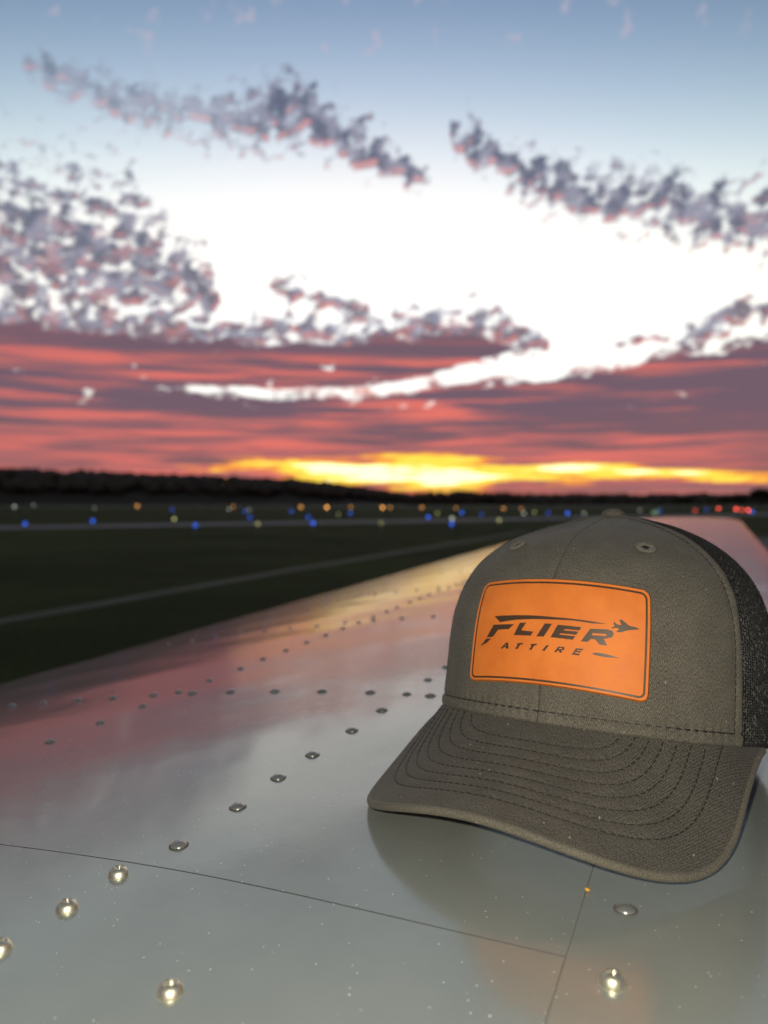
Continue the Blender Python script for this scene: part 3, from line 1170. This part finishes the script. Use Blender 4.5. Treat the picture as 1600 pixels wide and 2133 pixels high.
def build_crown_stitches():
    th = np.linspace(-THS, THS, 400)
    t = LIP / D['H'] + .0009 * np.sin(th * 23) / 1.0 * .12
    P = crown(th, t) + crown_n(th, t) * -.0003
    sew('stitch_row', P, crown_n(th, t), cap, .0046, .0004, .0010, .0005)
    for sg in (-1, 1):
        ta, _ = arc_taus(sg * THS, 300, .97)
        r = np.linalg.norm(crown(sg * THS, ta)[:, :2], axis=1)
        thv = sg * (THS - np.minimum(.0048 / np.maximum(r, .01), .5))
        P = crown(thv, ta)
        n = crown_n(thv, ta)
        sew('stitch_row', P + n * .0002, n, cap, .0034, .0009, .0006, .0003)
    # eyelets, worked in thread
    for th_, ta_ in ((R(33.5), .754), (R(-27.8), .756)):
        c = crown(th_, ta_)
        n = crown_n(th_, ta_)
        a = np.cross([0, 0, 1.0], n); a /= np.linalg.norm(a)
        b = np.cross(n, a)
        V, F, uv = [], [], []
        for i in range(72):
            ph = 2 * math.pi * i / 72
            ridge_ = 1 + .22 * math.cos(ph * 18) + .08 * math.sin(ph * 5)
            for j in range(9):
                q = 2 * math.pi * j / 9
                rr = .0038 + .0016 * ridge_ * math.cos(q)
                hh = .0009 + .0009 * ridge_ * math.sin(q)
                V.append(c + (a * math.cos(ph) + b * math.sin(ph)) * rr + n * hh)
                uv.append((ph * .004, q * .001))
        F = [(i * 9 + j, ((i + 1) % 72) * 9 + j, ((i + 1) % 72) * 9 + (j + 1) % 9, i * 9 + (j + 1) % 9) for i in range(72) for j in range(9)]
        e = cmake('eyelet', V, F, M_EYE, cap, uv=uv)
        V = [c + n * .0008] + [c + (a * math.cos(k * math.pi / 8) + b * math.sin(k * math.pi / 8)) * .0026 + n * .0008 for k in range(16)]
        cmake('hole', V, [(0, 1 + k, 1 + (k + 1) % 16) for k in range(16)], M_BAND, e)


# ---- brim
def brimz(x, y):
    return -D['k'] * x * x - D['slope'] * (y - D['bf'] * .8)


def brim_outline(n=521):
    ph = np.linspace(-math.pi / 2, math.pi / 2, 400)
    s, c = np.sin(ph), np.cos(ph)
    x = D['W'] * np.sign(s) * np.abs(s) ** (2 / D['e'])
    y = D['yb'] + (D['L'] - D['yb']) * np.abs(c) ** (2 / D['e'])
    tb = R(D['thb'])
    l = crown(-tb, 0.0)[:2]
    r = crown(tb, 0.0)[:2]
    t = np.linspace(0, 1, 40)[:-1, None]
    A = l * (1 - t) + np.array([x[0], y[0]]) * t
    Bq = (r * (1 - t) + np.array([x[-1], y[-1]]) * t)[::-1]
    Q = np.concatenate([A, np.stack([x, y], -1), Bq])
    # soften the joint, then resample evenly
    for _ in range(14):
        Q[1:-1] = .5 * Q[1:-1] + .25 * (Q[:-2] + Q[2:])
    L = np.concatenate([[0], np.cumsum(np.linalg.norm(np.diff(Q, axis=0), axis=1))])
    q = np.linspace(0, L[-1], n)
    return np.stack([np.interp(q, L, Q[:, 0]), np.interp(q, L, Q[:, 1])], -1)


EDGE = brim_outline()
ROWS_D = [.0122 + .0056 * i for i in range(8)]


def edge_dist(xy):
    sh = xy.shape[:-1]
    p = xy.reshape(-1, 2)
    out = np.empty(len(p))
    for k in range(0, len(p), 4000):
        out[k:k + 4000] = np.sqrt(((p[k:k + 4000, None, :] - EDGE[None, ::2]) ** 2).sum(-1)).min(1)
    return out.reshape(sh)


ROOT_TH = np.linspace(-R(D['thb']), R(D['thb']), len(EDGE))


def brim_surf(xy, rootz):
    return brimz(xy[..., 0], xy[..., 1]) + rootz


def root_fix(xy):
    """lifts the inner brim so that it meets the crown's rim"""
    th = np.arctan2(xy[..., 0], np.maximum(xy[..., 1], 1e-4))
    rc = crown(th, 0 * th)[..., :2]
    rr = np.linalg.norm(xy, axis=-1) - np.linalg.norm(rc, axis=-1)
    z0 = -brimz(rc[..., 0], rc[..., 1])
    return z0 * np.clip(1 - rr / .055, 0, 1.06) ** 2 + .0027 * np.clip(rr / .05, 0, 1)


def brim_top(xy, groove=True):
    z = brim_surf(xy, root_fix(xy))
    if groove:
        de = edge_dist(xy)
        for d in ROWS_D:
            z = z - .00042 * np.exp(-((de - d) / .0011) ** 2)
    return np.concatenate([xy, z[..., None]], -1)


def build_brim():
    n = len(EDGE)
    root = crown(ROOT_TH, 0 * ROOT_TH)[:, :2] * .975
    # outward normals of the outline in plan
    tg = np.gradient(EDGE, axis=0)
    on = np.stack([-tg[:, 1], tg[:, 0]], -1)
    on /= np.linalg.norm(on, axis=1, keepdims=True)
    if (on[n // 2] @ np.array([0, 1])) < 0:
        on = -on
    rows, uvs = [], []
    mt = 84
    for t in np.linspace(0, 1, mt):
        xy = root * (1 - t) + EDGE * t
        rows.append(brim_top(xy))
        uvs.append(xy)
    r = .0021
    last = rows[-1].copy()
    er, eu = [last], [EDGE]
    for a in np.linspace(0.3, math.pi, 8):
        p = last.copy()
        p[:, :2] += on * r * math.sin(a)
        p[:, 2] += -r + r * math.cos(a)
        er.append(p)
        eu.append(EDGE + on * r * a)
    rows2, uvs2 = [er[-1]], [eu[-1]]
    for t in np.linspace(.96, 0, 14):
        xy = root * (1 - t) + EDGE * t
        p = brim_top(xy, False)
        p[:, 2] -= 2 * r
        rows2.append(p)
        uvs2.append(xy + 3)
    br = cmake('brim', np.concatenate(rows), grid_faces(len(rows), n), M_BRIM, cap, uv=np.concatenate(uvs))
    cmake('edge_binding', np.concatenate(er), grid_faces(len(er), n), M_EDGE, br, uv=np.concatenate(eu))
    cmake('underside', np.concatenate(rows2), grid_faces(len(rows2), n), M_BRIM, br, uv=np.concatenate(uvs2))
    # rows of stitching, parallel to the edge
    for d in ROWS_D:
        q = EDGE - on * d
        ok = edge_dist(q) > d - .0004
        th = np.arctan2(q[:, 0], q[:, 1])
        ok &= np.linalg.norm(q, axis=1) > np.linalg.norm(crown(th, 0 * th)[:, :2], axis=1) - .001
        q = q[ok]
        for _ in range(6):
            q[1:-1] = .5 * q[1:-1] + .25 * (q[:-2] + q[2:])
        P = brim_top(q)
        e = 5e-4
        dx = brim_top(q + [e, 0], False) - brim_top(q - [e, 0], False)
        dy = brim_top(q + [0, e], False) - brim_top(q - [0, e], False)
        nn = np.cross(dx, dy)
        nn /= np.linalg.norm(nn, axis=1, keepdims=True)
        sew('stitch_row', P + nn * .00012, nn, br, .0034, .0007, .0008, .0004)


# ---- leather patch with its engraving (coordinates in millimetres on the patch)
GLYPHS = {
    'swoosh':[[(-35.43,7.61),(-21.21,7.92),(-10.42,7.98),(0.54,7.75),(11.65,7.69),(22.22,7.54),(29.85,7.28),(22.29,6.5),(11.74,6.78),(0.71,6.32),(-10.12,5.94),(-20.76,5.31),(-30.86,4.04)]],
    'letter F':[[(-35.15,2.73),(-21.25,2.93),(-24.41,0.17),(-31.29,-0.08),(-34.61,-4.06),(-39.32,-4.23)]],
    'F foot':[[(-39.51,-4.98),(-35.66,-4.94),(-39.1,-7.7),(-43.38,-8.98)]],
    'letter L':[[(-17.81,3.72),(-13.95,3.89),(-16.41,-0.36),(-9.11,-0.78),(-10.36,-3.01),(-20.76,-3.1)]],
    'letter I':[[(-2.98,3.98),(1.12,4.05),(-2.83,-3.11),(-7.06,-3.11)]],
    'letter E':[[(4.36,3.8),(17.01,3.85),(15.97,1.97),(8.43,1.9),(7.92,1.15),(15.6,1.36),(14.55,-0.51),(6.18,-0.51),(5.66,-1.2),(14.11,-1.2),(13.0,-3.21),(0.95,-3.1)]],
    'letter R':[[(21.46,3.59),(29.87,4.58),(32.42,4.24),(33.29,2.81),(32.46,0.95),(28.49,-0.61),(30.32,-3.66),(26.47,-3.75),(24.31,-1.47),(22.15,-1.52),(20.63,-3.26),(17.08,-3.54)],[(22.97,1.58),(29.34,2.07),(29.89,1.68),(29.26,1.03),(22.36,0.45)]],
    'small A':[[(-28.46,-10.56),(-25.27,-7.29),(-23.79,-7.19),(-23.05,-10.54),(-24.79,-10.58),(-24.96,-9.85),(-26.12,-9.8),(-26.83,-10.61)],[(-25.84,-9.13),(-25.04,-9.19),(-25.07,-8.17)]],
    'small T':[[(-17.89,-7.4),(-14.56,-7.12),(-14.94,-8.14),(-16.16,-8.2),(-17.47,-10.57),(-18.97,-10.48),(-17.55,-8.25),(-18.38,-8.29)]],
    'small T2':[[(-9.74,-7.44),(-6.27,-7.07),(-6.64,-8.09),(-7.79,-8.17),(-9.2,-10.62),(-10.61,-10.57),(-9.19,-8.26),(-10.2,-8.32)]],
    'small I':[[(-0.9,-7.51),(0.66,-7.37),(-1.69,-10.47),(-3.13,-10.45)]],
    'small R':[[(5.76,-7.52),(8.35,-7.38),(9.18,-7.91),(8.76,-8.94),(7.44,-9.5),(8.09,-10.54),(6.58,-10.57),(6.08,-9.65),(5.57,-9.7),(4.92,-10.61),(3.6,-10.61)],[(6.39,-8.15),(7.98,-8.12),(7.74,-8.77),(5.94,-8.83)]],
    'small E':[[(14.99,-7.34),(18.84,-7.17),(18.21,-8.08),(15.74,-8.14),(15.49,-8.59),(17.83,-8.48),(17.4,-9.29),(14.92,-9.36),(14.61,-9.95),(17.24,-9.87),(16.75,-10.83),(13.0,-10.85)]],
    'dash':[[(23.41,-8.61),(25.92,-8.01),(30.56,-8.04),(36.7,-8.87),(29.99,-9.7),(25.34,-9.47),(23.58,-9.27)]],
    'plane':[[(45.8,7.61),(43.66,8.2),(40.68,8.29),(38.64,9.63),(36.59,10.78),(35.6,10.47),(36.35,8.52),(36.71,7.9),(34.71,7.89),(32.98,9.18),(32.9,7.92),(33.43,6.83),(31.82,5.66),(32.17,5.3),(33.8,6.0),(35.79,6.01),(34.23,4.01),(36.86,4.28),(39.77,5.85),(42.39,6.57)]],
}
_th = np.radians(np.linspace(-60, 60, 1201))
_cc = crown(_th, .345 + 0 * _th)
_sl = np.concatenate([[0], np.cumsum(np.linalg.norm(np.diff(_cc, axis=0), axis=1))])
_s0 = np.interp(R(2.4), _th, _sl)
PW, PH, PC = .0510, .0287, .0004


def on_patch(a, b, off):
    """point on the crown at patch coordinates a, b (metres), off above it"""
    a, b = np.asarray(a, float), np.asarray(b, float)
    th = np.interp(a + _s0, _sl, _th)
    tau = .343 + b / .0285 * .214 + .021 * (1 - (a / .0495) ** 2)
    return crown(th, tau) + crown_n(th, tau) * np.asarray(off)[..., None]


def round_rect(A, B, rad):
    """maps the square grid -1..1 to a rounded rectangle half size A, B"""
    def f(x, y):
        px, py = x * A, y * B
        cx, cy = A - rad, B - rad
        ex, ey = np.clip((np.abs(px) - cx) / rad, 0, 1), np.clip((np.abs(py) - cy) / rad, 0, 1)
        nx, ny = ex * np.sqrt(1 - ey ** 2 / 2), ey * np.sqrt(1 - ex ** 2 / 2)
        qx = np.where(np.abs(px) > cx, np.sign(px) * (cx + nx * rad), px)
        qy = np.where(np.abs(py) > cy, np.sign(py) * (cy + ny * rad), py)
        return qx, qy
    return f


TOP = .0021


def build_patch():
    nx, ny = 61, 37
    def axis(A, n, rad):
        core = np.linspace(-(A - rad) / A, (A - rad) / A, n - 12)
        e = np.linspace((A - rad) / A, 1, 7)[1:]
        return np.concatenate([-e[::-1], core, e])
    rad = .0042
    X, Y = np.meshgrid(axis(PW, nx, rad), axis(PH, ny, rad), indexing='ij')
    ax, ay = round_rect(PW - .0005, PH - .0005, rad)(X, Y)
    P = on_patch(ax + PC, ay, TOP + 0 * ax)
    verts = P.reshape(-1, 3).tolist()
    uv = np.stack([ax, ay], -1).reshape(-1, 2).tolist()
    faces = grid_faces(nx, ny)
    # perimeter indices
    per = [i * ny for i in range(nx)] + [(nx - 1) * ny + j for j in range(1, ny)] + [i * ny + ny - 1 for i in range(nx - 2, -1, -1)] + [j for j in range(ny - 2, 0, -1)]
    flat = np.stack([ax, ay], -1).reshape(-1, 2)[per]
    cen = flat / np.linalg.norm(flat / np.array([PW, PH]), axis=1, keepdims=True)
    tg = np.roll(flat, -1, 0) - np.roll(flat, 1, 0)
    nn = np.stack([tg[:, 1], -tg[:, 0]], -1)
    nn /= np.linalg.norm(nn, axis=1, keepdims=True)
    nn *= np.sign((nn * flat).sum(1, keepdims=True))
    prev = per
    for dx, off in ((.00035, TOP - .00015), (.0005, TOP - .0005), (.0005, TOP - .0022)):
        q = flat + nn * dx
        p = on_patch(q[:, 0] + PC, q[:, 1], off + 0 * q[:, 0])
        o = len(verts)
        verts += p.tolist()
        uv += q.tolist()
        n = len(per)
        for k in range(n):
            faces.append((prev[k], o + k, o + (k + 1) % n, prev[(k + 1) % n]))
        prev = list(range(o, o + n))
    pa = cmake('leather_patch', verts, faces, M_LEATHER, cap, uv=uv)
    pa['label'] = 'orange tan leather patch with dark engraved lettering'

    # engraved border line
    V, F = [], []
    q = []
    A, B, rr = PW - .0024, PH - .0024, .0030
    for cx, cy, a0 in ((1, 1, 0), (-1, 1, 90), (-1, -1, 180), (1, -1, 270)):
        for k in range(9):
            an = R(a0 + 90 * k / 8)
            q.append((cx * (A - rr) + rr * math.cos(an), cy * (B - rr) + rr * math.sin(an)))
    q.append(q[0])
    q = np.array(q)
    l = np.concatenate([[0], np.cumsum(np.linalg.norm(np.diff(q, axis=0), axis=1))])
    s = np.unique(np.concatenate([np.linspace(0, l[-1], 220), l]))
    q = np.stack([np.interp(s, l, q[:, 0]), np.interp(s, l, q[:, 1])], -1)[:-1]
    tg = np.roll(q, -1, 0) - np.roll(q, 1, 0)
    nn = np.stack([tg[:, 1], -tg[:, 0]], -1)
    nn /= np.linalg.norm(nn, axis=1, keepdims=True)
    for w in (-.00052, .00052):
        p = q + nn * w
        V.append(on_patch(p[:, 0] + PC, p[:, 1], TOP + .00008 + 0 * p[:, 0]))
    n = len(q)
    F = [(k, (k + 1) % n, n + (k + 1) % n, n + k) for k in range(n)]
    cmake('border_line', np.concatenate(V), F, M_ENGRAVE, pa)

    for key, loops in GLYPHS.items():
        vs = [[Vector((x / 1000, y / 1000, 0)) for x, y in lp] for lp in loops]
        tris = geometry.tessellate_polygon(vs)
        flatv = [p for lp in vs for p in lp]
        bm = bmesh.new()
        bv = [bm.verts.new(p) for p in flatv]
        for t in tris:
            try:
                bm.faces.new([bv[i] for i in t])
            except ValueError:
                pass
        for _ in range(4):
            long = [e for e in bm.edges if e.calc_length() > .0022]
            if not long:
                break
            bmesh.ops.subdivide_edges(bm, edges=long, cuts=1)
            bmesh.ops.triangulate(bm, faces=bm.faces[:])
        bm.verts.index_update()
        xy = np.array([v.co[:2] for v in bm.verts])
        fs = [[v.index for v in f.verts] for f in bm.faces]
        fs = [f if np.cross(xy[f[1]] - xy[f[0]], xy[f[2]] - xy[f[0]]) > 0 else f[::-1] for f in fs]
        bm.free()
        P = on_patch(xy[:, 0], xy[:, 1], TOP + .00008 + 0 * xy[:, 0])
        nm = 'letter' if key.split()[0] in ('letter', 'small', 'F') else {'swoosh': 'swoosh', 'dash': 'dash', 'plane': 'jet_emblem'}[key]
        cmake(nm, P, fs, M_ENGRAVE, pa)


build_crown()
build_crown_stitches()
build_brim()
build_patch()
